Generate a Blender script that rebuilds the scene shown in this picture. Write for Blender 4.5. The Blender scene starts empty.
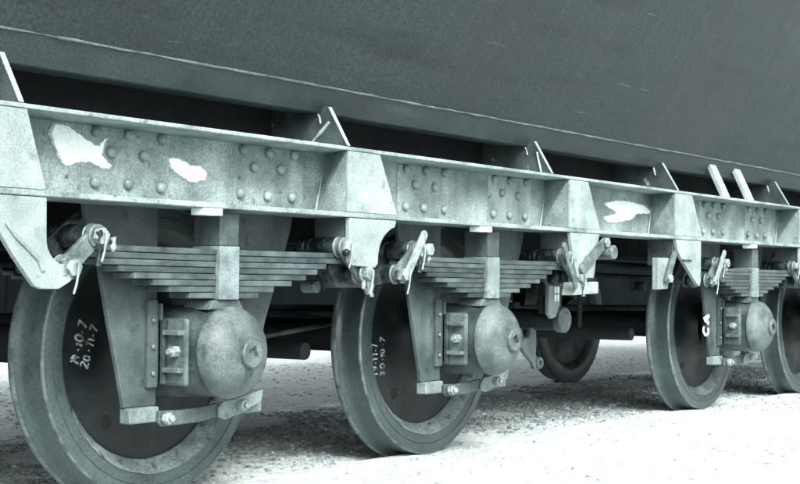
import bpy, math, random
from mathutils import Vector, Matrix
random.seed(7)
S = bpy.context.scene
COL = S.collection
PI = math.pi

# ------------------------------------------------------------------ camera
yaw, pit, roll, EYE = math.radians(35.7255), math.radians(1.771), math.radians(0.5036), 0.7297
Fv = Vector((math.cos(yaw) * math.cos(pit), math.sin(yaw) * math.cos(pit), math.sin(pit)))
R0 = Vector((math.sin(yaw), -math.cos(yaw), 0)); U0 = R0.cross(Fv)
Rv = math.cos(roll) * R0 + math.sin(roll) * U0
Uv = -math.sin(roll) * R0 + math.cos(roll) * U0
cd = bpy.data.cameras.new('camera'); cam = bpy.data.objects.new('camera', cd); COL.objects.link(cam)
cam.matrix_world = Matrix(((Rv.x, Uv.x, -Fv.x, 0), (Rv.y, Uv.y, -Fv.y, 0), (Rv.z, Uv.z, -Fv.z, EYE), (0, 0, 0, 1)))
cd.sensor_width = 36; cd.lens = 1402.94 / 800 * 36; cd.clip_start = .05; cd.clip_end = 2000
S.camera = cam

# ------------------------------------------------------------------ sky, sun, exposure (bright overcast)
SUN_DIR = Vector((-.48, -.62, .64)).normalized()          # towards the sun
W = bpy.data.worlds.new('World'); S.world = W; W.use_nodes = True
nt = W.node_tree; nt.nodes.clear()
sky = nt.nodes.new('ShaderNodeTexSky'); sky.sky_type = 'NISHITA'; sky.sun_disc = False
sky.sun_elevation = math.asin(SUN_DIR.z); sky.sun_rotation = math.atan2(SUN_DIR.x, SUN_DIR.y)
sky.air_density = 1.0; sky.dust_density = 6.0; sky.ozone_density = 1.0
hs = nt.nodes.new('ShaderNodeHueSaturation'); hs.inputs['Saturation'].default_value = .18
bg = nt.nodes.new('ShaderNodeBackground'); bg.inputs['Strength'].default_value = .15
wo = nt.nodes.new('ShaderNodeOutputWorld')
nt.links.new(sky.outputs[0], hs.inputs['Color']); nt.links.new(hs.outputs[0], bg.inputs[0]); nt.links.new(bg.outputs[0], wo.inputs[0])
sl = bpy.data.lights.new('sun', 'SUN'); sl.energy = 1.5; sl.angle = math.radians(20); sl.color = (1, 1, .97)
so = bpy.data.objects.new('sun', sl); COL.objects.link(so); so.location = (-8, -10, 14)
so.rotation_euler = (-SUN_DIR).to_track_quat('-Z', 'Y').to_euler()
vs = S.view_settings; vs.view_transform = 'Standard'; vs.look = 'None'; vs.gamma = 1; vs.use_curve_mapping = False
vs.exposure = 1.58

# ------------------------------------------------------------------ materials
def mat(name, c1, c2, scale=6, rough=.6, metal=0., bump=.15, grain=.25, gscale=170, streak=None, rnd=.12, spots=None, lo=.35, hi=.65, spec=.4):
    cool = lambda c: (c[0] * .945, c[1] * 1.0, c[2] * 1.0)
    c1, c2 = cool(c1), cool(c2)
    streak = [] if not streak else streak if isinstance(streak, list) else [streak]
    streak = [(q[0], cool(q[1])) + tuple(q[2:]) for q in streak]
    if spots: spots = (spots[0], cool(spots[1])) + tuple(spots[2:])
    m = bpy.data.materials.new(name); m.use_nodes = True
    t = m.node_tree; N = t.nodes; L = t.links
    b = N['Principled BSDF']; b.inputs['Roughness'].default_value = rough; b.inputs['Metallic'].default_value = metal
    b.inputs['Specular IOR Level'].default_value = spec
    tc = N.new('ShaderNodeTexCoord'); oi = N.new('ShaderNodeObjectInfo')
    mul = N.new('ShaderNodeMath'); mul.operation = 'MULTIPLY'; mul.inputs[1].default_value = 37; L.new(oi.outputs['Random'], mul.inputs[0])
    ad = N.new('ShaderNodeVectorMath'); ad.operation = 'ADD'; L.new(tc.outputs['Object'], ad.inputs[0]); L.new(mul.outputs[0], ad.inputs[1])
    vec = ad.outputs[0]
    def noise(sc, det, v=vec, ro=.6):
        n = N.new('ShaderNodeTexNoise'); n.inputs['Scale'].default_value = sc; n.inputs['Detail'].default_value = det
        n.inputs['Roughness'].default_value = ro; L.new(v, n.inputs['Vector']); return n.outputs['Fac']
    def mixc(f, a, bb, blend='MIX'):
        x = N.new('ShaderNodeMix'); x.data_type = 'RGBA'; x.blend_type = blend
        for sock, val in ((x.inputs[0], f), (x.inputs[6], a), (x.inputs[7], bb)):
            if hasattr(val, 'is_output'): L.new(val, sock)
            elif isinstance(val, (int, float)): sock.default_value = val
            else: sock.default_value = (*val, 1)
        return x.outputs[2]
    def ramp(f, a, bb):
        r = N.new('ShaderNodeMapRange'); r.inputs[1].default_value = a; r.inputs[2].default_value = bb; L.new(f, r.inputs[0]); return r.outputs[0]
    big = ramp(noise(scale, 6), lo, hi)
    col = mixc(big, c1, c2)
    for streak in streak:                                # (per axis scale, colour, low, high)
        mp = N.new('ShaderNodeMapping'); mp.inputs['Scale'].default_value = streak[0]
        if len(streak) > 4: mp.inputs['Rotation'].default_value = streak[4]
        L.new(vec, mp.inputs['Vector'])
        col = mixc(ramp(noise(1, 5, mp.outputs[0]), streak[2], streak[3]), col, streak[1])
    if spots:                                            # (scale, colour, low, high)
        col = mixc(ramp(noise(spots[0], 3), spots[2], spots[3]), col, spots[1])
    gr = noise(gscale, 2, vec, .7)
    g = N.new('ShaderNodeMapRange'); g.inputs[1].default_value = .35; g.inputs[2].default_value = .65
    g.inputs[3].default_value = 1 - grain; g.inputs[4].default_value = 1 + grain; L.new(gr, g.inputs[0])
    rr = N.new('ShaderNodeMapRange'); rr.inputs[3].default_value = 1 - rnd; rr.inputs[4].default_value = 1 + rnd; L.new(oi.outputs['Random'], rr.inputs[0])
    m2 = N.new('ShaderNodeMath'); m2.operation = 'MULTIPLY'; L.new(g.outputs[0], m2.inputs[0]); L.new(rr.outputs[0], m2.inputs[1])
    vm = N.new('ShaderNodeVectorMath'); vm.operation = 'SCALE'; L.new(col, vm.inputs[0]); L.new(m2.outputs[0], vm.inputs['Scale'])
    L.new(vm.outputs[0], b.inputs['Base Color'])
    ro = N.new('ShaderNodeMapRange'); ro.inputs[3].default_value = max(.05, rough - .12); ro.inputs[4].default_value = min(1, rough + .15)
    L.new(big, ro.inputs[0]); L.new(ro.outputs[0], b.inputs['Roughness'])
    if bump:
        hgt = N.new('ShaderNodeMath'); hgt.operation = 'MULTIPLY_ADD'; hgt.inputs[1].default_value = .35; L.new(gr, hgt.inputs[0]); L.new(noise(scale * 5, 5), hgt.inputs[2])
        bp = N.new('ShaderNodeBump'); bp.inputs['Strength'].default_value = bump; bp.inputs['Distance'].default_value = .01
        L.new(hgt.outputs[0], bp.inputs['Height']); L.new(bp.outputs[0], b.inputs['Normal'])
    return m

M = {}
M['frame'] = mat('grey_frame_paint', (0.1004, 0.1321, 0.1330), (0.2651, 0.3181, 0.3106), 6, .6, 0, .14, .30, gscale=150, streak=((9, 9, 1.2), (0.0586, 0.0820, 0.0837), .54, .85), spots=(26, (0.0335, 0.0485, 0.0502), .62, .76), rnd=.03)
M['rivet'] = mat('rivet_paint', (0.1224, 0.1548, 0.1548), (0.2160, 0.2556, 0.2520), 20, .33, 0, .12, .15, rnd=.2)
M['bracket'] = mat('pale_bracket_paint', (0.1424, 0.1767, 0.1744), (0.2350, 0.2741, 0.2670), 7, .6, 0, .12, .24, gscale=210, spots=(16, (0.0712, 0.0948, 0.0961), .58, .8), rnd=.06)
M['gusset'] = mat('grimy_gusset_paint', (0.0150, 0.0225, 0.0232), (0.0375, 0.0510, 0.0525), 9, .65, 0, .15, .3, spots=(18, (0.1650, 0.1950, 0.1950), .68, .74))
M['edge'] = mat('scraped_or_lit_edge', (0.2040, 0.2422, 0.2422), (0.3060, 0.3527, 0.3485), 20, .5, 0, .1, .2)
M['tank'] = mat('dull_dark_tank_paint', (.0120, .0190, .0194), (.0250, .0352, .0362), .7, .62, 0, .10, .46, gscale=105, streak=[((24, 1.3, 1.3), (.030, .0415, .043), .5, .95), ((2.2, 60, 60), (.085, .105, .107), .70, .74), ((1.1, 8, 8), (.0085, .0140, .0147), .52, .8)], rnd=0)
M['lip'] = mat('tank_rail_paint', (0.0148, 0.0226, 0.0234), (0.0328, 0.0452, 0.0468), 4, .6, 0, .12, .36, streak=((1.6, 14, 14), (0.0585, 0.0741, 0.0757), .6, .82))
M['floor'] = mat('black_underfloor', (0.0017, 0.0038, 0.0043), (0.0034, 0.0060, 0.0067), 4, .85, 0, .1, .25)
M['tyre'] = mat('rolled_wheel_steel', (0.0319, 0.0446, 0.0455), (0.0559, 0.0742, 0.0758), 5, .38, .25, .08, .26, gscale=130, spots=(10, (0.0127, 0.0192, 0.0199), .60, .80), rnd=.05)
M['disc'] = mat('shaded_oily_wheel_disc', (0.0037, 0.0065, 0.0071), (0.0084, 0.0132, 0.0139), 6, .5, .1, .12, .35, spots=(9, (0.0211, 0.0295, 0.0306), .62, .8), rnd=.05)  # oily steel, colour darkened further to hold the shade of the recess
M['clip'] = mat('worn_clip_paint', (0.0765, 0.1008, 0.1017), (0.1710, 0.2106, 0.2088), 10, .55, 0, .16, .28, spots=(18, (0.0360, 0.0504, 0.0513), .58, .76), rnd=.08)
M['guard'] = mat('axle_guard_paint', (0.0252, 0.0360, 0.0372), (0.0658, 0.0846, 0.0853), 7, .6, 0, .14, .30, gscale=190, streak=((14, 14, 1.6), (0.0229, 0.0331, 0.0343), .5, .8), spots=(20, (0.0114, 0.0177, 0.0189), .60, .76), rnd=.1)
M['spring'] = mat('spring_steel', (0.0203, 0.0298, 0.0312), (0.0711, 0.0908, 0.0921), 9, .45, .15, .16, .28, gscale=230, streak=((3, 30, 30), (0.0136, 0.0203, 0.0217), .52, .74), rnd=.22)
M['box'] = mat('greasy_axle_box', (0.0115, 0.0180, 0.0187), (0.0396, 0.0526, 0.0540), 8, .45, 0, .3, .3, rnd=.05)
M['cover'] = mat('pale_axle_box_cover', (0.0347, 0.0478, 0.0490), (0.0986, 0.1220, 0.1220), 9, .5, 0, .3, .26, gscale=140, spots=(11, (0.0179, 0.0263, 0.0275), .56, .74), rnd=.08)
M['grease'] = mat('greasy_black_steel', (0.0075, 0.0120, 0.0128), (0.0413, 0.0540, 0.0555), 24, .28, .2, .35, .3, lo=.42, hi=.66)
M['link'] = mat('worn_link_steel', (0.0420, 0.0581, 0.0597), (0.1377, 0.1683, 0.1690), 18, .42, .15, .25, .26)
M['nut'] = mat('bright_nut_steel', (.13, .165, .167), (.28, .33, .33), 30, .4, .2, .25, .22)
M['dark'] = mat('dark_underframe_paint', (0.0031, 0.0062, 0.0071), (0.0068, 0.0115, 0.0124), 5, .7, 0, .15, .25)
M['white'] = mat('white_paint', (.62, .68, .67), (.78, .82, .80), 15, .6, 0, .05, .10, rnd=.02)
M['halo'] = mat('thin_white_paint', (.17, .215, .213), (.31, .365, .36), 30, .6, 0, .1, .3, rnd=.02)
M['halo2'] = mat('half_covering_white_paint', (0.2700, 0.3240, 0.3168), (0.4500, 0.5040, 0.4950), 30, .6, 0, .1, .25, rnd=.02)
M['smear'] = mat('smeared_white_paint', (.70, .75, .73), (.82, .85, .83), 15, .6, 0, .1, .10, streak=((4, 4, 26), (.42, .48, .475), .64, .78), rnd=.02)
M['chalk'] = mat('chalk', (0.0476, 0.0612, 0.0612), (0.2720, 0.3060, 0.3060), 45, .9, 0, 0, .3, lo=.36, hi=.54)
M['crescent'] = mat('pale_crescent', (0.0796, 0.1010, 0.1010), (0.1652, 0.1958, 0.1928), 14, .9, 0, .3, .35, spots=(20, (0.0306, 0.0428, 0.0428), .58, .72), spec=.1)
M['weld'] = mat('weld_bead_steel', (0.0338, 0.0465, 0.0480), (0.0975, 0.1215, 0.1222), 12, .5, 0, .3, .3)
M['ground'] = mat('pale_dusty_ground', (0.3683, 0.4010, 0.3986), (0.5238, 0.5483, 0.5418), 1.5, .95, 0, .8, .28, gscale=70, streak=[((3, 3, 3), (0.2783, 0.3151, 0.3134), .5, .8), ((12, 12, 12), (0.2455, 0.2823, 0.2807), .5, .85)], spots=(34, (0.1964, 0.2292, 0.2292), .54, .78), rnd=0, spec=.1)
M['stone'] = mat('grey_gravel', (.17, .20, .20), (.42, .46, .455), 25, .9, 0, .2, .2, rnd=0, spec=.2)
M['shade_stones'] = mat('dark_shade_stones', (.06, .078, .079), (.24, .275, .275), 22, .8, 0, .3, .3, rnd=0, spec=.2)  # dark tone stands in for ground shade under the wagon
M['rail'] = mat('dusty_rail_steel', (.36, .405, .40), (.54, .58, .575), 8, .85, 0, .3, .25, spots=(14, (.16, .2, .2), .54, .70), spec=.15)
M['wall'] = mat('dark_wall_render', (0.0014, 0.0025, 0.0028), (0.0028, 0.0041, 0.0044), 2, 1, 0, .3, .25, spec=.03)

# ------------------------------------------------------------------ mesh helpers
SLOPE = .0034                                             # the frame sits a fifth of a degree nose-up on its springs
class MB:
    def __init__(s): s.v = []; s.f = []
    def add(s, vs, fs):
        o = len(s.v); s.v += [tuple(p) for p in vs]; s.f += [tuple(o + i for i in q) for q in fs]; return s
    def box(s, x0, x1, y0, y1, z0, z1):
        return s.add([(x0, y0, z0), (x1, y0, z0), (x1, y1, z0), (x0, y1, z0), (x0, y0, z1), (x1, y0, z1), (x1, y1, z1), (x0, y1, z1)],
                     [(0, 3, 2, 1), (4, 5, 6, 7), (0, 1, 5, 4), (1, 2, 6, 5), (2, 3, 7, 6), (3, 0, 4, 7)])
    def hexa(s, a, b):                                    # two quads
        return s.add(list(a) + list(b), [(0, 3, 2, 1), (4, 5, 6, 7), (0, 1, 5, 4), (1, 2, 6, 5), (2, 3, 7, 6), (3, 0, 4, 7)])
    def prism(s, poly, y0, y1):                           # polygon in XZ swept along Y
        n = len(poly)
        return s.add([(x, y0, z) for x, z in poly] + [(x, y1, z) for x, z in poly],
                     [tuple(range(n)), tuple(range(2 * n - 1, n - 1, -1))] + [(i, i + n, (i + 1) % n + n, (i + 1) % n) for i in range(n)])
    def prism_x(s, poly, x0, x1):                         # polygon in YZ swept along X
        n = len(poly)
        return s.add([(x0, y, z) for y, z in poly] + [(x1, y, z) for y, z in poly],
                     [tuple(range(n)), tuple(range(2 * n - 1, n - 1, -1))] + [(i, i + n, (i + 1) % n + n, (i + 1) % n) for i in range(n)])
    def cyl(s, x, z, r, y0, y1, n=20, ch=.003, rot=0):    # axis along Y, chamfered
        prof = [(r - ch, y0), (r, y0 + ch), (r, y1 - ch), (r - ch, y1)]
        return s.lathe(x, z, prof, n, cap=True, rot=rot)
    def cylx(s, y, z, r, x0, x1, n=16):
        vs = []; 
        for x in (x0, x1):
            vs += [(x, y + r * math.cos(2 * PI * i / n), z + r * math.sin(2 * PI * i / n)) for i in range(n)]
        return s.add(vs, [tuple(range(n - 1, -1, -1)), tuple(range(n, 2 * n))] + [(i, (i + 1) % n, (i + 1) % n + n, i + n) for i in range(n)])
    def lathe(s, x, z, prof, n=64, cap=False, closed=False, rot=0):
        vs = []; k = len(prof)
        for r, y in prof:
            vs += [(x + r * math.cos(2 * PI * i / n + rot), y, z + r * math.sin(2 * PI * i / n + rot)) for i in range(n)]
        fs = []
        for j in range(k if closed else k - 1):
            a = j * n; b = ((j + 1) % k) * n
            fs += [(a + i, a + (i + 1) % n, b + (i + 1) % n, b + i) for i in range(n)]
        if cap: fs += [tuple(range(n - 1, -1, -1)), tuple(range((k - 1) * n, k * n))]
        return s.add(vs, fs)
    def tube(s, pts, r, n=8, jit=0):
        pts = [Vector(p) for p in pts]; vs = []
        for i, p in enumerate(pts):
            d = (pts[min(i + 1, len(pts) - 1)] - pts[max(i - 1, 0)]).normalized()
            u = d.cross(Vector((0, 0, 1)) if abs(d.z) < .9 else Vector((1, 0, 0))).normalized(); w = d.cross(u)
            rr = r * (1 + random.uniform(-jit, jit))
            vs += [tuple(p + rr * (math.cos(2 * PI * k / n) * u + math.sin(2 * PI * k / n) * w)) for k in range(n)]
        m = len(pts); fs = [(j * n + k, j * n + (k + 1) % n, (j + 1) * n + (k + 1) % n, (j + 1) * n + k) for j in range(m - 1) for k in range(n)]
        return s.add(vs, fs + [tuple(range(n - 1, -1, -1)), tuple(range((m - 1) * n, m * n))])
    def shear(s, x0=0.):
        s.v = [(x, y, z + SLOPE * (x + x0 - 6)) for x, y, z in s.v]; return s

root = None
def obj(name, mb, m, parent=None, bev=0., smooth=0, loc=None):
    me = bpy.data.meshes.new(name); me.from_pydata(mb.v, [], mb.f)
    import bmesh
    bm = bmesh.new(); bm.from_mesh(me); bmesh.ops.recalc_face_normals(bm, faces=bm.faces); bm.to_mesh(me); bm.free()
    if smooth:
        for p in me.polygons: p.use_smooth = True
        me.set_sharp_from_angle(angle=math.radians(smooth))
    me.materials.append(M[m])
    o = bpy.data.objects.new(name, me); COL.objects.link(o)
    if loc: o.location = loc
    if parent:
        o.parent = parent
        if parent is root: o.matrix_parent_inverse = Matrix.Translation(-root.location)
    if bev:
        b = o.modifiers.new('bevel', 'BEVEL'); b.width = bev; b.segments = 2; b.limit_method = 'ANGLE'; b.angle_limit = math.radians(40)
    return o
def tag(o, label=None, cat=None, group=None, kind=None):
    for k, v in (('label', label), ('category', cat), ('group', group), ('kind', kind)):
        if v: o[k] = v
    return o
def copy_tree(o, parent, loc=None, mirror=False):
    c = o.copy(); COL.objects.link(c); c.parent = parent
    if 'label' in c: del c['label']
    if loc is not None: c.location = loc
    if mirror: c.scale.y = -1
    for ch in list(o.children): copy_tree(ch, c)
    return c
def rag(poly, n=5, a=.004):
    out = []
    for i in range(len(poly)):
        p, q = poly[i], poly[(i + 1) % len(poly)]
        for k in range(n):
            t = k / n; out.append((p[0] + (q[0] - p[0]) * t + random.uniform(-a, a), p[1] + (q[1] - p[1]) * t + random.uniform(-a, a)))
    return out
def stadium(xa, za, xb, zb, r, n=8, r2=None):
    r2 = r2 or r; d = math.atan2(zb - za, xb - xa)
    return [(xb + r2 * math.cos(d - PI / 2 + PI * i / n), zb + r2 * math.sin(d - PI / 2 + PI * i / n)) for i in range(n + 1)] + \
           [(xa + r * math.cos(d + PI / 2 + PI * i / n), za + r * math.sin(d + PI / 2 + PI * i / n)) for i in range(n + 1)]

# ------------------------------------------------------------------ layout of the wagon
AX = [3.409, 5.045, 7.973, 9.699]
YC = 4.46                                                 # centre line of the track
X_A, X_B = .6, 15.0

# ------------------------------------------------------------------ ground, rails, wall
def h2(x, y):
    return .012 * math.sin(1.7 * x + .6 * y) * math.sin(1.3 * y - .4 * x) + .007 * math.sin(5.1 * x + 2) * math.sin(4.3 * y + 1)
from mathutils import noise as mn
def ghz(x, y):
    z = -.018 + .012 * mn.noise((x * .9, y * .9, 0)) + .009 * mn.noise((x * 4, y * 4, 3)) + .011 * mn.noise((x * 13, y * 13, 5))
    z += .012 * math.exp(-((y - 3.26) / .24) ** 4)
    z += .020 * max(0, mn.noise((x * 1.3, y * 1.3, 20)) + .15)
    return min(z, .007)
def axis(a, b, st): n = int(round((b - a) / st)); return [a + i * (b - a) / n for i in range(n + 1)]
xs = [-900, -300, -100, -40, -15, -5, -1] + axis(0, 16, .05)[0:] + [17, 19, 22, 27, 35, 60, 150, 400, 900]
ys = [-900, -300, -100, -30, -10, -3] + axis(-1, 9, .05) + [9.5, 10.5, 12, 15, 20, 30, 60, 150, 400, 900]
g = MB(); nx = len(xs)
g.add([(x, y, ghz(x, y)) for y in ys for x in xs], [(j * nx + i, j * nx + i + 1, (j + 1) * nx + i + 1, (j + 1) * nx + i) for j in range(len(ys) - 1) for i in range(nx - 1)])
tag(obj('ground', g, 'ground', smooth=60), kind='structure')

def rail(yc, label):
    m = MB().prism_x([(yc - .034, -.004), (yc - .028, 0), (yc + .028, 0), (yc + .034, -.004), (yc + .034, -.04), (yc + .008, -.055), (yc + .008, -.14), (yc + .06, -.15), (yc - .06, -.15), (yc - .008, -.14), (yc - .008, -.055), (yc - .034, -.04)], -20, 60)
    return tag(obj('rail', m, 'rail', bev=.003), label, 'rail', 'rails of the track')
rail(3.512, 'dusty steel rail under the near wheels, sunk in the pale ground')
rail(2 * YC - 3.512, 'dusty steel rail under the far wheels, half hidden in shadow')

gm = MB(); random.seed(11)
def stone(x, y, r):
    z = ghz(x, y); vs = []; a0 = random.random() * 6
    for zz, k in ((-.3, .9), (.35, 1.), (.8, .55)):
        for i in range(5):
            a = a0 + i * 1.2566 + random.uniform(-.3, .3); q = r * k * random.uniform(.75, 1.2)
            vs.append((x + q * math.cos(a), y + q * math.sin(a), z + zz * r * random.uniform(.6, .9)))
    fs = [(10, 11, 12, 13, 14)] + [(j * 5 + i, j * 5 + (i + 1) % 5, (j + 1) * 5 + (i + 1) % 5, (j + 1) * 5 + i) for j in range(2) for i in range(5)]
    gm.add(vs, fs)
for k in range(26000):
    x = random.uniform(1.5, 14); y = random.uniform(2.2, 8.5)
    if 3.46 < y < 3.57 or abs(y - (2 * YC - 3.512)) < .06: continue
    if random.random() > .25 + .75 * (mn.noise((x * .8, y * .8, 9)) + .5): continue
    stone(x, y, .0025 + .015 * random.random() ** 6)
for k in range(1500):
    x = random.uniform(4.5, 13); y = random.gauss(3.15, .45)
    if 3.46 < y < 3.62 or y < 1.5 or mn.noise((x * 1.5, y * 1.5, 40)) < .05: continue
    stone(x, y, .005 + .013 * random.random() ** 2)
tag(obj('gravel', gm, 'stone'), 'loose pale gravel strewn over the dusty ground', 'gravel', kind='stuff')

gm = MB(); random.seed(23)  # dark stones added between the rails to deepen the wagon's shade
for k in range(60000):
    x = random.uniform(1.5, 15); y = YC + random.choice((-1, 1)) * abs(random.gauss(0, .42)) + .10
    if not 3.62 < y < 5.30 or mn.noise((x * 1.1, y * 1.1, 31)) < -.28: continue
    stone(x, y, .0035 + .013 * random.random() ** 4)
tag(obj('shade_stones', gm, 'shade_stones'), 'dark stones between the rails, added to deepen the shade under the wagon', 'shade_stones', kind='stuff')

# dark wall beyond the track, seen under the wagon
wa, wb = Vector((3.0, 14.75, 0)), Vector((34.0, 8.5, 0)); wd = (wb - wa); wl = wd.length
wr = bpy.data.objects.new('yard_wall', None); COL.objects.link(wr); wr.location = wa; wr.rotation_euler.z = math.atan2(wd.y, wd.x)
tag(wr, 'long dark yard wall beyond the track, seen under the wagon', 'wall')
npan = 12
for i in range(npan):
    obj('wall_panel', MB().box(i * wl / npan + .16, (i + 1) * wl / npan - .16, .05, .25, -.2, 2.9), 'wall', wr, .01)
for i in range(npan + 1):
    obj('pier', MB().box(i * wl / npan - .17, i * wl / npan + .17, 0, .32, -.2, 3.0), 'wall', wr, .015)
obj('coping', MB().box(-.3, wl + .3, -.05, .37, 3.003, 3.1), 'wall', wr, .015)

# ------------------------------------------------------------------ the wagon
root = bpy.data.objects.new('freight_wagon', None); COL.objects.link(root); root.location = (6.5, YC, 0)
tag(root, 'railway freight wagon with pale riveted side frame, leaf springs and dark sloping body', 'railway wagon')

# body: dark plate leaning outward, on a rail with a weld line
body = MB()
def skin(side):
    nx_, nz_ = 150, 22; vs = []
    for j in range(nz_ + 1):
        t = j / nz_
        for i in range(nx_ + 1):
            x = X_A - .5 + (X_B - X_A + 1) * i / nx_
            d = .006 * mn.noise((x * .9, t * 2.2, side * 5)) + .003 * mn.noise((x * 2.6, t * 5, 2))
            y = 3.166 - .69 * t + .035 * math.sin(PI * t) * -1 + d * .8; z = 1.452 + 1.0 * t + d * .5
            vs.append((x, y if side > 0 else 2 * YC - y, z))
    return vs, [(j * (nx_ + 1) + i, j * (nx_ + 1) + i + 1, (j + 1) * (nx_ + 1) + i + 1, (j + 1) * (nx_ + 1) + i) for j in range(nz_) for i in range(nx_)]
tank = obj('body_side', MB().add(*skin(1)).shear(), 'tank', root, smooth=40)
obj('body_side', MB().add(*skin(-1)).shear(), 'tank', root, smooth=40)
obj('body_top', MB().box(X_A - .5, X_B + .5, 2.48, 2 * YC - 2.48, 2.44, 2.45).shear(), 'tank', root)
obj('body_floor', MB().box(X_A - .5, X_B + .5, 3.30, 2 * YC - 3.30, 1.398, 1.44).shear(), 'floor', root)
for sgn in (1, -1):
    yy = lambda y: y if sgn > 0 else 2 * YC - y
    lr = obj('bottom_rail', MB().prism_x([(yy(3.168), 1.450), (yy(3.172), 1.442), (yy(3.225), 1.366), (yy(3.235), 1.362), (yy(3.36), 1.372), (yy(3.36), 1.450)], X_A - .5, X_B + .5).shear(), 'lip', root, .003)
    if sgn > 0:
        pts = [(X_A + i * .06, 3.166 + random.uniform(-.001, .001), 1.450 + random.uniform(-.0015, .0015) + SLOPE * (X_A + i * .06 - 6)) for i in range(int((X_B - X_A) / .06))]
        obj('weld_seam', MB().tube(pts, .0045, 8, .35), 'weld', lr, smooth=60)
    # longitudinal of the underframe behind the opening
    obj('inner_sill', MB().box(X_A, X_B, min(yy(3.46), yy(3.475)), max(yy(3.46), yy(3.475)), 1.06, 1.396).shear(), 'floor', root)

# side frame: channel with flanges toward the viewer
web = obj('side_frame', MB().box(X_A, X_B, 3.27, 3.283, .9985, 1.2220).shear(), 'frame', root, .001)
tag(web, 'pale riveted channel side frame with scraped white patches')
obj('top_flange', MB().box(X_A, X_B, 3.096, 3.285, 1.2222, 1.2356).shear(), 'frame', web, .003)
obj('bottom_flange', MB().box(X_A, X_B, 3.096, 3.285, .9812, .9983).shear(), 'frame', web, .003)
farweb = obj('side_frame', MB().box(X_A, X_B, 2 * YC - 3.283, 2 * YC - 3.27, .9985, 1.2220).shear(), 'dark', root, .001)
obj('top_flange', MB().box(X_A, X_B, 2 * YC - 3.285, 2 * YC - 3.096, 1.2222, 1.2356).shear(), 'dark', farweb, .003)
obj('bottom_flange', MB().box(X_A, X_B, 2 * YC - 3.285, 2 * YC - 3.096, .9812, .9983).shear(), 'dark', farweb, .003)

# rivets and doubler plates at each axle guard
rm = MB(); prof = [(.0125, 0), (.0130, -.0022), (.0165, -.0035), (.0168, -.0050), (.0158, -.0095), (.0130, -.0145), (.0085, -.0175), (.0008, -.0190)]
rm.lathe(0, 0, prof, 14, cap=False); rmesh = None
RIV = [(-.47, 1.203), (-.332, 1.203), (-.196, 1.203), (-.409, 1.143), (-.27, 1.143), (-.475, 1.05), (-.341, 1.05), (-.2, 1.05),
       (.2, 1.203), (.336, 1.203), (.475, 1.203), (.26, 1.143), (.397, 1.143), (.187, 1.05), (.325, 1.05), (.463, 1.05)]
for xa in AX:
    for s in (-1, 1):
        x0, x1 = sorted((xa + s * .155, xa + s * .525))
        obj('doubler_plate', MB().box(x0, x1, 3.268, 3.2699, 1.012, 1.219).shear(), 'frame', web, .0006)
    for dx, z in RIV:
        x = xa + dx + random.uniform(-.006, .006); zz = z + SLOPE * (x - 6) + random.uniform(-.003, .003)
        if rmesh is None:
            r = obj('rivet', rm, 'rivet', web, smooth=50); rmesh = r.data
        else:
            r = bpy.data.objects.new('rivet', rmesh); COL.objects.link(r); r.parent = web
        r.scale = (1.12, 1.05, 1.12)
        r.location = (x, 3.2681, zz)
    obj('stop_block', MB().box(xa - .168, xa - .078, 3.099, 3.155, .958, .9808).shear(), 'white', web, .003)

def wp(poly, a=.004):
    n = len(poly); sm = []
    for i in range(n):
        p0, p1, p2, p3 = (Vector(poly[(i + k) % n]) for k in (-1, 0, 1, 2))
        for q in range(8):
            t = q / 8; c = .5 * (2 * p1 + (p2 - p0) * t + (2 * p0 - 5 * p1 + 4 * p2 - p3) * t * t + (3 * p1 - p0 - 3 * p2 + p3) * t ** 3)
            sm.append((c.x + random.uniform(-.0045, .0045), c.y + random.uniform(-.0028, .0028)))
    mx = sum(q[0] for q in poly) / n; mz = sum(q[1] for q in poly) / n
    for k_, y_, m_ in ((1.10, 3.2674, 'halo'), (1.045, 3.2671, 'halo2')):
        obj('thin_paint', MB().prism([(mx + (x - mx) * k_ + random.uniform(-.003, .003), mz + (z - mz) * k_ + random.uniform(-.0025, .0025)) for x, z in sm], y_, 3.2698), m_, web)
    pm = MB().prism(sm, 3.2662, 3.2698)
    for k in range(0):
        p = random.choice(poly); cx_ = sum(q[0] for q in poly) / len(poly); cz_ = sum(q[1] for q in poly) / len(poly); t = random.uniform(.75, 1.25)
        x = cx_ + (p[0] - cx_) * t + random.uniform(-.03, .03); z = cz_ + (p[1] - cz_) * t + random.uniform(-.014, .014); r = random.uniform(.0015, .006)
        pm.prism([(x + r * 2.6 * math.cos(v), z + r * .5 * random.uniform(.6, 1.1) * math.sin(v)) for v in [2 * PI * q / 7 for q in range(7)]], 3.2664, 3.2698)
    obj('paint_patch', pm, 'smear', web)
wp([(2.77, 1.188), (2.823, 1.199), (2.87, 1.18), (2.943, 1.149), (2.979, 1.174), (2.962, 1.126), (3.001, 1.092), (2.975, 1.083), (2.928, 1.098), (2.875, 1.094), (2.826, 1.082), (2.79, 1.118)], .005)
wp([(3.255, 1.131), (3.306, 1.136), (3.36, 1.118), (3.41, 1.115), (3.425, 1.08), (3.354, 1.068), (3.30, 1.088), (3.27, 1.104)])
wp([(6.30, 1.145), (6.40, 1.166), (6.526, 1.171), (6.699, 1.164), (6.80, 1.140), (6.79, 1.122), (6.664, 1.116), (6.60, 1.088), (6.45, 1.064), (6.35, 1.060), (6.30, 1.081), (6.42, 1.107)], .004)
wp([(2.05, 1.16), (2.18, 1.172), (2.22, 1.13), (2.12, 1.10)], .005)

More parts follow.
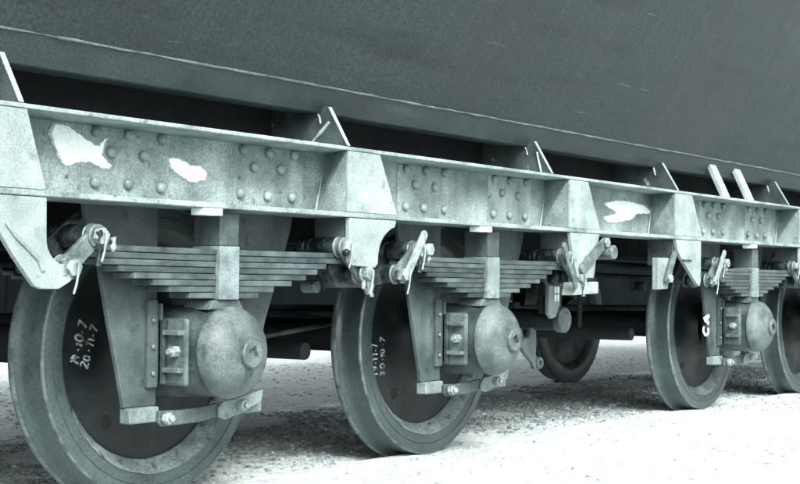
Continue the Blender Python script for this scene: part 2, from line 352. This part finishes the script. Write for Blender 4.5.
# spring brackets: front plate between the flanges, cross plate to the web, hanger below
BR = [(2.29, 2.537, 2.608, 'curl'), (3.985, 4.178, 4.289, 'waist'), (5.63, 5.806, 5.927, 'block'), (6.765, 6.974, 7.105, 'point'), (8.60, 8.80, 8.92, 'waist'), (10.29, 10.47, 10.58, 'block')]
def arc(x0, z0, x1, z1, bx, bz, n=6):
    return [((1 - t) ** 2 * x0 + 2 * t * (1 - t) * bx + t * t * x1, (1 - t) ** 2 * z0 + 2 * t * (1 - t) * bz + t * t * z1) for t in [i / n for i in range(n + 1)]]
for xl, xt, xb, kind in BR:
    fp = obj('spring_bracket', MB().prism([(xl, 1.0), (xb, 1.0), (xt, 1.2205), (xl, 1.2205)], 3.0985, 3.1105).shear(), 'bracket', root, .002)
    obj('cross_plate', MB().hexa([(xl, 3.111, 1.0), (xl + .012, 3.111, 1.0), (xl + .034, 3.2695, 1.0), (xl + .022, 3.2695, 1.0)],
                                 [(xl, 3.111, 1.2205), (xl + .012, 3.111, 1.2205), (xl + .09, 3.2695, 1.2205), (xl + .078, 3.2695, 1.2205)]).shear(), 'frame', fp, .001)
    obj('weld_seam', MB().tube([(xl + .019 + .056 * i / 10, 3.265 + random.uniform(-.001, .001), 1.004 + .19 * i / 10) for i in range(11)], .0055, 8, .2).shear(), 'edge', fp, smooth=60)
    if kind == 'curl':
        poly = [(2.08, .9795), (2.612, .9795)] + arc(2.614, .87, 2.668, .792, 2.612, .815) + arc(2.70, .80, 2.70, .742, 2.735, .772, 6) + [(2.66, .722), (2.60, .722)] + arc(2.575, .73, 2.452, .878, 2.50, .81) + [(2.30, .945)]
    elif kind == 'waist':
        poly = [(xl + .012, .9795), (xb - .004, .9795)] + arc(xb - .01, .955, xb - .115, .85, xb - .10, .93) + [(xb - .118, .815), (xb - .135, .80), (xl + .03, .806), (xl + .016, .82), (xl + .014, .86)]
    elif kind == 'block':
        poly = [(xl + .01, .9795), (xb - .004, .9795), (xb - .03, .90), (xb - .05, .80), (xb - .06, .772), (xl + .08, .772), (xl + .04, .86)]
    else:
        poly = [(xl + .01, .9795), (xb - .012, .9795), (xb - .012, .76), (xb - .03, .735), (xb - .06, .745), (xl + .085, .875), (xl + .04, .915)]
    if kind == 'curl': poly = [(x, z) for x, z in poly]
    hg = obj('hanger', MB().prism(poly, 3.0995, 3.120).shear(), 'bracket', fp, .003)
    if kind == 'waist': obj('hanger_boss', MB().prism([(xl + .02, .86), (xb - .02, .86), (xb + .06, .80), (xb + .06, .745), (xb - .04, .725), (xl + .06, .725), (xl + .01, .80)], 3.19, 3.262).shear(), 'grease', fp, .01)
    obj('hanger_web', MB().box(xl + .02, xl + .034, 3.122, 3.268, .845, .9795).shear(), 'guard', fp, .002)
    if kind == 'curl':
        obj('weld_seam', MB().tube([(2.47, 3.0975, .905), (2.50, 3.0965, .870), (2.545, 3.0965, .835), (2.585, 3.0965, .805), (2.60, 3.0975, .775)], .007, 8, .2).shear(), 'bracket', fp, smooth=60)
    if kind == 'block':
        obj('guard_block', MB().prism([(xl + .05, .692), (xb - .012, .700), (xb - .012, .755), (xl + .07, .752)], 3.10, 3.17).shear(), 'bracket', fp, .004)
        obj('spacer', MB().box(xl + .10, xb - .09, 3.106, 3.15, .757, .771).shear(), 'grease', fp, .002)
        lk = obj('safety_link', MB().prism(stadium(xb + .02, .94, xb - .19, .815, .024), 3.079, 3.095).shear(), 'link', fp, .002)
        obj('nut', MB().cyl(xb + .02, .94, .026, 3.065, 3.078, 6).shear(), 'nut', fp, .001)
        obj('pin', MB().cyl(xb + .055, .895, .034, 3.05, 3.16, 18).shear(), 'link', fp, smooth=40)
    if kind == 'point':
        obj('guard_block', MB().prism([(xl - .14, .717), (xl - .02, .722), (xl - .005, .882), (xl - .14, .882)], 3.13, 3.165).shear(), 'bracket', fp, .004)
        obj('guard_block_arm', MB().box(xl - .004, xl + .06, 3.14, 3.165, .80, .86).shear(), 'link', fp, .004)
        lk = obj('safety_link', MB().prism(stadium(xl + .015, .905, xl - .075, .765, .02), 3.104, 3.118).shear(), 'link', fp, .002)
        obj('nut', MB().cyl(xl - .07, .775, .024, 3.085, 3.103, 6).shear(), 'nut', fp, .001)
        obj('bracket_rib', MB().box(xl + .085, xl + .19, 3.090, 3.0993, .868, .876).shear(), 'grease', fp, .001)

# gussets between the frame and the body
for x in (2.509, 3.979, 5.46, 6.788, 8.405, 9.9, 11.4):
    gz = 1.238
    go = obj('gusset', MB().prism_x([(3.099, gz), (3.19, 1.385), (3.24, 1.39), (3.47, 1.39), (3.47, gz)], x, x + .010).shear(), 'gusset', root, .001)
    obj('gusset_flange', MB().hexa([(x - .002, 3.0965, gz), (x + .015, 3.0965, gz), (x + .015, 3.100, gz + .001), (x - .002, 3.100, gz + .001)],
                                   [(x - .002, 3.1845, 1.384), (x + .015, 3.1845, 1.384), (x + .015, 3.189, 1.384), (x - .002, 3.189, 1.384)]).shear(), 'edge', go)
    if x in (3.979, 5.46):
        pp = [(3.272, 1.248), (3.245, 1.272), (3.222, 1.291), (3.196, 1.315), (3.182, 1.328)] if x < 5 else [(3.150, 1.244), (3.158, 1.275), (3.166, 1.305), (3.172, 1.335)]  # first gusset: bright bar coloured as the lit edge of a rib
        obj('bright_line', MB().tube([(x - .003, y, z) for y, z in pp], .0055, 8, .35).shear(), 'edge', go)
        obj('bright_line', MB().tube([(x - .003, 3.222, 1.325), (x - .003, 3.226, 1.345), (x - .003, 3.235, 1.36)], .004, 6, .3).shear(), 'edge', go)
    elif x > 6:
        obj('bright_line', MB().tube([(x - .003, 3.225, 1.32), (x - .003, 3.23, 1.345), (x - .003, 3.238, 1.37)], .0045, 6, .3).shear(), 'edge', go)
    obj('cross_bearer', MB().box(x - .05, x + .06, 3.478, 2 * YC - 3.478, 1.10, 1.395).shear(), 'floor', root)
for x in (7.409, 7.765):
    obj('brace_bar', MB().hexa([(x, 3.098, 1.2362), (x + .085, 3.098, 1.2362), (x + .085, 3.125, 1.2362), (x, 3.125, 1.2362)],
                               [(x, 3.205, 1.463), (x + .085, 3.205, 1.463), (x + .085, 3.232, 1.463), (x, 3.232, 1.463)]).shear(), 'edge', root, .003)

# ------------------------------------------------------------------ running gear of one axle (origin at the axle)
def strokes(ch):
    return {'0': [[(.3, 1), (.08, .75), (.05, .35), (.25, 0), (.5, .2), (.55, .65), (.3, 1)]], '1': [[(.15, .75), (.35, 1), (.3, 0)]],
            '2': [[(.05, .8), (.25, 1), (.5, .8), (.4, .5), (.05, .02), (.6, .05)]], '7': [[(.05, .95), (.55, 1), (.2, 0)]],
            '9': [[(.5, .65), (.3, .5), (.08, .7), (.25, 1), (.5, .85), (.5, .4), (.35, 0)]], '.': [[(.2, .35), (.34, .38)]],
            'C': [[(.6, .85), (.35, 1), (.08, .7), (.08, .3), (.3, 0), (.6, .15)]], 'A': [[(0, 0), (.3, 1), (.6, 0)], [(.12, .38), (.5, .35)]],
            'E': [[(.5, 1), (.1, 1), (.05, 0), (.5, .02)], [(.08, .52), (.4, .52)]]}[ch]
def write(name, parent, text, x0, z0, dx, dz, size, y, w, m='chalk', adv=.80):
    d = Vector((dx, dz)).normalized(); u = Vector((-d.y, d.x)); mb = MB(); p = Vector((x0, z0))
    base = d.copy()
    for k, ch in enumerate(text):
        an = random.uniform(-.14, .14) if m == 'chalk' else 0; d = Vector((base.x * math.cos(an) - base.y * math.sin(an), base.x * math.sin(an) + base.y * math.cos(an))); u = Vector((-d.y, d.x)); size_ = size * random.uniform(.8, 1.2)
        for st in strokes(ch):
            pts = []
            for i in range(len(st) - 1):
                for q in range(4):
                    t = q / 4; pts.append((st[i][0] + (st[i + 1][0] - st[i][0]) * t, st[i][1] + (st[i + 1][1] - st[i][1]) * t))
            pts.append(st[-1])
            L = [p + d * (a * size_ + random.uniform(-.025, .025) * size) + u * (b * size_ + random.uniform(-.025, .025) * size) for a, b in pts]
            vs = []
            for i, c in enumerate(L):
                t = (L[min(i + 1, len(L) - 1)] - L[max(i - 1, 0)]).normalized(); n = Vector((-t.y, t.x)) * w * random.uniform(.3, .6)
                vs += [(c.x + n.x, y, c.y + n.y), (c.x - n.x, y, c.y - n.y), (c.x - n.x, y + .0012, c.y - n.y), (c.x + n.x, y + .0012, c.y + n.y)]
            fs = []
            for i in range(len(L) - 1):
                a, b = 4 * i, 4 * i + 4
                fs += [(a, b, b + 1, a + 1), (a + 1, b + 1, b + 2, a + 2), (a + 2, b + 2, b + 3, a + 3), (a + 3, b + 3, b, a)]
            mb.add(vs, fs + [(0, 1, 2, 3)])
        p = p + base * (size * (adv if ch not in '.1' else adv * .68))
    return obj(name, mb, m, parent)

def make_wheel(loc):
    w = obj('wheel', MB().lathe(0, .5, [(.372, 3.520), (.378, 3.508), (.402, 3.486), (.414, 3.470), (.42, 3.466), (.452, 3.4655), (.4535, 3.4685), (.4565, 3.4685), (.458, 3.465), (.488, 3.465), (.494, 3.467), (.498, 3.472), (.501, 3.53), (.505, 3.552), (.514, 3.564),
                                        (.524, 3.571), (.529, 3.579), (.5295, 3.588), (.525, 3.597), (.515, 3.60), (.43, 3.60), (.42, 3.597), (.375, 3.57)], 128, closed=True), 'tyre', root, smooth=35, loc=loc)
    obj('worn_edge', MB().lathe(0, .5, [(.4930, 3.4645), (.4965, 3.4655), (.4990, 3.4690), (.4992, 3.4750), (.4960, 3.4740), (.4925, 3.4670)], 128, closed=True), 'link', w, smooth=60)
    obj('worn_flange_tip', MB().lathe(0, .5, [(.5255, 3.5705), (.5303, 3.5790), (.5305, 3.5880), (.5270, 3.5950), (.5230, 3.5900), (.5230, 3.5750)], 128, closed=True), 'link', w, smooth=60)
    obj('wheel_disc', MB().lathe(0, .5, [(.373, 3.522), (.366, 3.527), (.352, 3.530), (.23, 3.530), (.19, 3.520), (.155, 3.495), (.142, 3.462), (.135, 3.445), (.08, 3.442),
                                         (.08, 3.62), (.135, 3.615), (.15, 3.57), (.19, 3.556), (.25, 3.556), (.36, 3.562), (.373, 3.568)], 96, closed=True), 'disc', w, smooth=35)
    for a in (-2.2, .9):
        obj('drill_hole_plug', MB().cyl(.29 * math.cos(a), .5 + .29 * math.sin(a), .022, 3.526, 3.54, 14), 'floor', w)
    vs = []; n_ = 40
    for k in range(n_ + 1):
        t = k / n_; a = math.radians(-152 + 124 * t); f = math.sin(PI * t) ** .7
        for r_, y_ in ((.4185, 3.4668), (.414, 3.4690), (.402, 3.4850), (.379, 3.5065), (.3735, 3.5185)):
            q = .003 * f * random.uniform(.5, 1.3); r2 = r_
            vs.append(((r2 - q) * math.cos(a), y_ - q * .6, .5 + (r2 - q) * math.sin(a)))
    obj('rim_crescent', MB().add(vs, [(5 * k + i, 5 * k + i + 1, 5 * k + i + 6, 5 * k + i + 5) for k in range(n_) for i in range(4)]), 'crescent', w, smooth=60)  # pale crescent coat along the lower inner rim
    obj('axle', MB().lathe(0, .5, [(.079, 3.40), (.079, 3.62), (.088, 3.66), (.075, 3.75), (.072, YC)], 32), 'dark', w, smooth=40)
    return w

def make_guard_leg(s, loc):
    poly = [(.18, .9975), (.50, .9975), (.485, .93), (.43, .79), (.385, .60), (.345, .45), (.318, .335), (.18, .335)]
    poly = [(s * (x if s < 0 or z > .7 or x < .2 else x - .035), z) for x, z in poly]
    leg = obj('axle_guard', MB().prism(poly, 3.288, 3.306), 'guard', root, .003, loc=loc)
    x0, x1 = sorted((s * .190, s * .180)); obj('guide_strip', MB().box(x0, x1, 3.258, 3.2875, .405, .665), 'guard', leg, .003)
    x0, x1 = sorted((s * .232, s * .1905)); obj('guide_flange', MB().box(x0, x1, 3.272, 3.2875, .395, .675), 'guard', leg, .002)
    for z in (.44, .525, .61):
        obj('guide_bolt', MB().cyl(s * .213, z, .0085, 3.262, 3.2715, 6), 'link', leg)
    x0, x1 = sorted((s * .312, s * .185))
    obj('foot_clip', MB().box(x0, x1, 3.266, 3.316, .284, .334), 'clip', leg, .006)
    return leg

def make_tie(loc):
    t = obj('tie_bar', MB().prism([(-.205, .282), (-.19, .270), (-.02, .272), (.075, .285), (.075, .330), (-.02, .322), (-.12, .318), (-.205, .322)], 3.246, 3.2605), 'guard', root, .004, loc=loc)
    obj('tie_foot', MB().prism([(.06, .284), (.095, .272), (.17, .290), (.275, .322), (.285, .365), (.215, .352), (.14, .340), (.08, .336), (.06, .315)], 3.234, 3.2455), 'clip', t, .005)
    for x, z in ((-.19, .298), (.165, .318)):
        b = obj('nut', MB().cyl(x, z, .020, 3.208, 3.2335, 6, rot=.3), 'nut', t, .001)
        obj('bolt_end', MB().cyl(x, z, .011, 3.195, 3.2075, 12), 'nut', t, smooth=40)
    return t

def sup(a, b, e, n=40):
    out = []
    for i in range(n):
        t = 2 * PI * i / n; c, s = math.cos(t), math.sin(t)
        out.append((a * math.copysign(abs(c) ** (2 / e), c), .505 + b * math.copysign(abs(s) ** (2 / e), s)))
    return out
def make_box(loc):
    mb = MB()
    rings = [(3.415, .150, .150, 5), (3.30, .152, .150, 5), (3.22, .150, .148, 4), (3.185, .149, .147, 2.3), (3.145, .1475, .1465, 2.05), (3.1415, .138, .138, 2)]
    vs = []; n = 40
    for y, a, b, e in rings: vs += [(x, y, z) for x, z in sup(a, b, e, n)]
    fs = [(j * n + i, j * n + (i + 1) % n, (j + 1) * n + (i + 1) % n, (j + 1) * n + i) for j in range(len(rings) - 1) for i in range(n)]
    mb.add(vs, fs + [tuple(range(n)), tuple(range(len(rings) * n - 1, (len(rings) - 1) * n - 1, -1))])
    bx = obj('axle_box', mb, 'box', root, smooth=40, loc=loc)
    cv = obj('box_cover', MB().lathe(0, .505, [(.144, 3.1405), (.151, 3.139), (.152, 3.131), (.1505, 3.126), (.1475, 3.116), (.1425, 3.103), (.134, 3.090), (.121, 3.077), (.104, 3.065), (.083, 3.055), (.064, 3.049), (.052, 3.0475), (.0005, 3.0473)], 56), 'cover', bx, smooth=30)
    # end plug: ring with a square socket
    mb = MB(); n = 24; sq = []
    for i in range(n):
        a = 2 * PI * i / n + PI / 4; c = .019 / max(abs(math.cos(2 * PI * i / n)), abs(math.sin(2 * PI * i / n)))
        sq.append((c * math.cos(a - .35), c * math.sin(a - .35)))
    circ = [(math.cos(2 * PI * i / n + PI / 4 - .35), math.sin(2 * PI * i / n + PI / 4 - .35)) for i in range(n)]
    R_ = [[(.047 * x, 3.0474, .505 + .047 * z) for x, z in circ], [(.047 * x, 3.034, .505 + .047 * z) for x, z in circ], [(.043 * x, 3.029, .505 + .043 * z) for x, z in circ],
          [(x, 3.029, .505 + z) for x, z in sq], [(x, 3.046, .505 + z) for x, z in sq]]
    mb.add([p for r in R_ for p in r], [(j * n + i, j * n + (i + 1) % n, (j + 1) * n + (i + 1) % n, (j + 1) * n + i) for j in range(4) for i in range(n)] + [tuple(range(4 * n, 5 * n))])
    obj('cover_plug', mb, 'cover', bx, smooth=30)
    for s in (-1, 1):
        X = lambda a, b: sorted((s * a, s * b))
        obj('side_lug', MB().box(*X(.150, .170), 3.165, 3.300, .400, .618), 'cover', bx, .012)
        for z in (.452, .572):
            obj('lug_rib', MB().box(*X(.1702, .198), 3.172, 3.2455, z - .008, z + .008), 'cover', bx, .002)
        obj('lug_rim', MB().box(*X(.1702, .190), 3.2458, 3.272, .405, .613), 'box', bx, .003)
        mb = MB().cylx(3.205, .512, .019, *X(.1702, .197), 6); obj('lug_nut', mb, 'nut', bx, .001)
        mb = MB().cylx(3.205, .512, .010, *X(.1972, .212), 12); obj('lug_bolt', mb, 'nut', bx, smooth=40)
    obj('spring_seat', MB().prism([(-.085, .645), (.085, .645), (.062, .676), (-.062, .676)], 3.15, 3.27), 'cover', bx, .004)
    return bx

def make_spring(loc):
    halves = [.565, .605, .535, .475, .41, .33, .25, .165]
    top = .842; th = .0181
    def leaf(i, h):
        z1 = top - i * .0203; z0 = z1 - th; n = 24; vs = []
        jit = random.uniform(-.008, .008)
        for k in range(n + 1):
            x = -h + 2 * h * k / n; c = .0025 * (x / .57) ** 2
            y0, y1 = 3.152 + (i * 5 % 4) * .0018, 3.25
            vs += [(x + jit, y0, z0 + c), (x + jit, y1, z0 + c), (x + jit, y1, z1 + c), (x + jit, y0, z1 + c)]
        fs = [(4 * k + a, 4 * k + (a + 1) % 4, 4 * k + 4 + (a + 1) % 4, 4 * k + 4 + a) for k in range(n) for a in range(4)]
        return MB().add(vs, fs + [(0, 1, 2, 3), (4 * n, 4 * n + 1, 4 * n + 2, 4 * n + 3)])
    sp = obj('leaf_spring', leaf(0, halves[0]), 'spring', root, .0022, loc=loc)
    for i in range(1, 8): obj('spring_leaf', leaf(i, halves[i]), 'spring', sp, .0022)
    for s in (-1, 1):
        obj('spring_eye', MB().lathe(s * .588, .866, [(.020, 3.152), (.036, 3.152), (.0375, 3.156), (.0375, 3.246), (.036, 3.25), (.020, 3.25)], 28, closed=True), 'grease', sp, smooth=40)
    obj('buckle', MB().box(-.047, .047, 3.137, 3.264, .677, .853), 'clip', sp, .004)
    obj('buckle_post', MB().prism([(-.044, .8535), (.044, .8535), (.047, .955), (.052, .962), (-.052, .962), (-.047, .955)], 3.141, 3.258), 'guard', sp, .003)
    return sp

def make_shackle(s, loc, lx=.70, lz=.772, front='link'):
    xu, zu = s * .588, .866; xl, zl = s * lx, lz
    sh = obj('shackle', MB().cyl(xu, zu, .0185, 3.095, 3.33, 20), 'grease', root, smooth=40, loc=loc)
    obj('shackle_pin', MB().cyl(xl, zl, .0195, 3.085, 3.33, 20), 'grease', sh, smooth=40)
    obj('shackle_link', MB().prism(stadium(xu, zu, xl, zl, .027, 8, .030), 3.124, 3.142), front, sh, .003)
    obj('shackle_link', MB().prism(stadium(xu, zu, xl, zl, .036, 8, .040), 3.262, 3.280), 'grease', sh, .003)
    obj('pin_collar', MB().cyl(xu, zu, .033, 3.29, 3.325, 22), 'grease', sh, smooth=40)
    obj('pin_collar', MB().cyl(xl, zl, .036, 3.1465, 3.19, 22), 'grease', sh, smooth=40)
    for x, z, y in ((xu, zu, 3.122), (xl, zl, 3.112)):
        obj('washer', MB().cyl(x, z, .036, y - .006, y + .006, 20), 'link', sh, smooth=40)
        obj('pin_collar', MB().cyl(x, z, .039, 3.1432, 3.1505, 20), 'link', sh, smooth=40)
        obj('nut', MB().cyl(x, z, .027, y - .028, y - .0065, 6, rot=random.random()), 'nut', sh, .001)
        obj('cotter_pin', MB().tube([(x + .004, y - .033, z + .012), (x + .002, y - .034, z - .02), (x - .002, y - .032, z - .048), (x - .010, y - .03, z - .075)], .0042, 6, .2), 'nut', sh, smooth=60)
    for k in range(7):
        q = random.random(); gx, gz_ = (xu, zu) if q < .4 else (xl, zl)
        gx += random.uniform(-.04, .04); gz_ += random.uniform(-.03, .02); gy = random.uniform(3.098, 3.12); ln = random.uniform(.02, .06); r_ = random.uniform(.006, .013)
        obj('grease_drip', MB().tube([(gx, gy, gz_), (gx + .002, gy - .004, gz_ - ln * .3), (gx - .001, gy - .003, gz_ - ln * .7), (gx, gy, gz_ - ln)], r_, 8, .5), random.choice(('link', 'grease', 'nut')), sh, smooth=70)
    obj('grease_lump', MB().lathe(xl, zl, [(.001, 3.19), (.028, 3.195), (.044, 3.215), (.041, 3.245), (.03, 3.26), (.001, 3.262)], 14), 'grease', sh, smooth=60)
    return sh

near = {}
for i, xa in enumerate(AX):
    L = (xa, 0, 0)
    if i == 0:
        P = [make_wheel(L), make_guard_leg(-1, L), make_guard_leg(1, L), make_tie(L), make_box(L), make_spring(L), make_shackle(-1, L), make_shackle(1, L)]
        kids = P
    else:
        kids = [copy_tree(o, root, L) for o in P]
        for c in kids: c.matrix_parent_inverse = Matrix.Translation(-root.location)
    near[i] = kids
    for o in P if i == 0 else []: pass
# far side: mirrored copies
for i, xa in enumerate(AX):
    for o in P:
        c = copy_tree(o, root, (xa, 2 * YC, 0), True); c.matrix_parent_inverse = Matrix.Translation(-root.location)

# chalk and paint writing
write('chalk_mark', near[0][0], '19.10.7', -.300, .455, .05, .17, .033, 3.5282, .0072)
write('chalk_mark', near[0][0], '20.11.7', -.256, .444, .055, .17, .033, 3.5282, .0072)
write('chalk_mark', near[1][0], '19.11.7', -.292, .345, -.005, .17, .034, 3.5282, .0064)
write('chalk_mark', near[1][0], '20.10.7', -.243, .350, 0, .17, .034, 3.5282, .0064)
write('painted_mark', near[2][1], 'CA', -.345, .452, .02, .17, .085, 3.2862, .020, 'white', .85)

# slanting shackle straps seen beside the brackets
for xa in (AX[1], AX[2], AX[3]):
    st = obj('shackle_strap', MB().prism(stadium(xa - .592, .925, xa - .70, .775, .018), 3.083, 3.0935), 'nut', root, .002)
    obj('nut', MB().cyl(xa - .56, .87, .026, 3.075, 3.105, 6), 'nut', st, .001)
for xa in (AX[1], AX[3]):
    obj('shackle_strap', MB().prism(stadium(xa + .515, .915, xa + .625, .735, .015), 3.083, 3.0935), 'link', root, .002)

# ------------------------------------------------------------------ brake gear and underframe in the dark
for y in (YC - .30, YC + .30):
    obj('centre_sill', MB().box(X_A, X_B, y - .05, y + .05, .92, 1.395).shear(), 'floor', root, .004)
for xa in AX:
    for s in (-1, 1):
        bb = obj('brake_beam', MB().tube([(xa + s * .66, 3.62, .46), (xa + s * .66, 2 * YC - 3.62, .46)], .035, 12), 'dark', root, smooth=60)
        obj('brake_hanger', MB().tube([(xa + s * .66, YC - .5, .46), (xa + s * .64, YC - .5, .92)], .016, 8), 'dark', root, smooth=60)
obj('pull_rod', MB().tube([(2.0, YC - .1, .50), (5.9, YC - .1, .47), (12, YC - .1, .47)], .018, 10), 'dark', root, smooth=60)
for yp, zp, rp in ((3.86, .86, .021), (3.98, .80, .014), (4.12, .60, .02)):
    pipe = obj('brake_pipe', MB().tube([(X_A + k * .6, yp + .01 * math.sin(k * 2.1), zp + .006 * math.sin(k * 1.3)) for k in range(24)], rp, 10), 'dark', root, smooth=60)
    for k in range(5):
        obj('pipe_clip', MB().box(2.2 + 2.3 * k, 2.26 + 2.3 * k, yp - .03, yp + .03, zp - .03, zp + .04), 'dark', pipe, .004)
obj('slack_rod', MB().tube([(4.05, 3.75, .495), (4.9, 3.78, .575)], .010, 8), 'guard', root, smooth=60)
obj('brake_cylinder', MB().cylx(YC + .05, .72, .17, 6.25, 6.85, 28), 'dark', root, .01, smooth=40)
# brake cross shaft with its bearing plate and lever
sh = obj('brake_shaft', MB().cyl(6.02, .568, .052, 3.36, 5.55, 24), 'dark', root, smooth=40)
obj('shaft_cap', MB().lathe(6.02, .568, [(.060, 3.375), (.062, 3.365), (.062, 3.338), (.056, 3.332), (.040, 3.331), (.036, 3.336), (.001, 3.337)], 28), 'cover', sh, smooth=35)
bpz = obj('bearing_plate', MB().prism([(5.885, .60), (5.92, .575), (5.965, .585), (5.995, .64), (6.005, .785), (5.89, .79)], 3.352, 3.372), 'bracket', sh, .003)
for x in (5.942, 5.967):
    for z in (.675, .715):
        obj('slot_bolt', MB().box(x - .006, x + .006, 3.345, 3.3515, z - .016, z + .016), 'white', bpz)
obj('bearing_hanger', MB().box(5.90, 6.10, 3.40, 3.42, .60, .979), 'dark', root, .004)
lv = [(5.80, .535), (5.845, .535), (5.87, .485), (5.915, .485), (5.945, .535), (5.985, .535), (5.99, .46), (5.985, .40), (6.03, .345), (6.02, .325), (5.985, .325), (5.955, .36), (5.90, .395), (5.84, .44)]
lev = obj('brake_lever', MB().prism([(x + .04, z - .005) for x, z in lv], 3.50, 3.525), 'cover', root, .005)
obj('lever_eye', MB().lathe(6.045, .352, [(.014, 3.485), (.027, 3.485), (.03, 3.49), (.03, 3.53), (.014, 3.53)], 18, closed=True), 'cover', lev, smooth=40)
# small details hanging under the frame
cb = obj('clevis', MB().box(8.09, 8.26, 3.99, 4.02, .70, .80), 'guard', root, .02)
obj('clevis_bolt', MB().cyl(8.17, .735, .03, 3.95, 3.988, 16), 'link', cb, smooth=40)
obj('pipe_stub', MB().cyl(4.10, .722, .024, 3.33, 3.395, 18), 'clip', root, smooth=40)
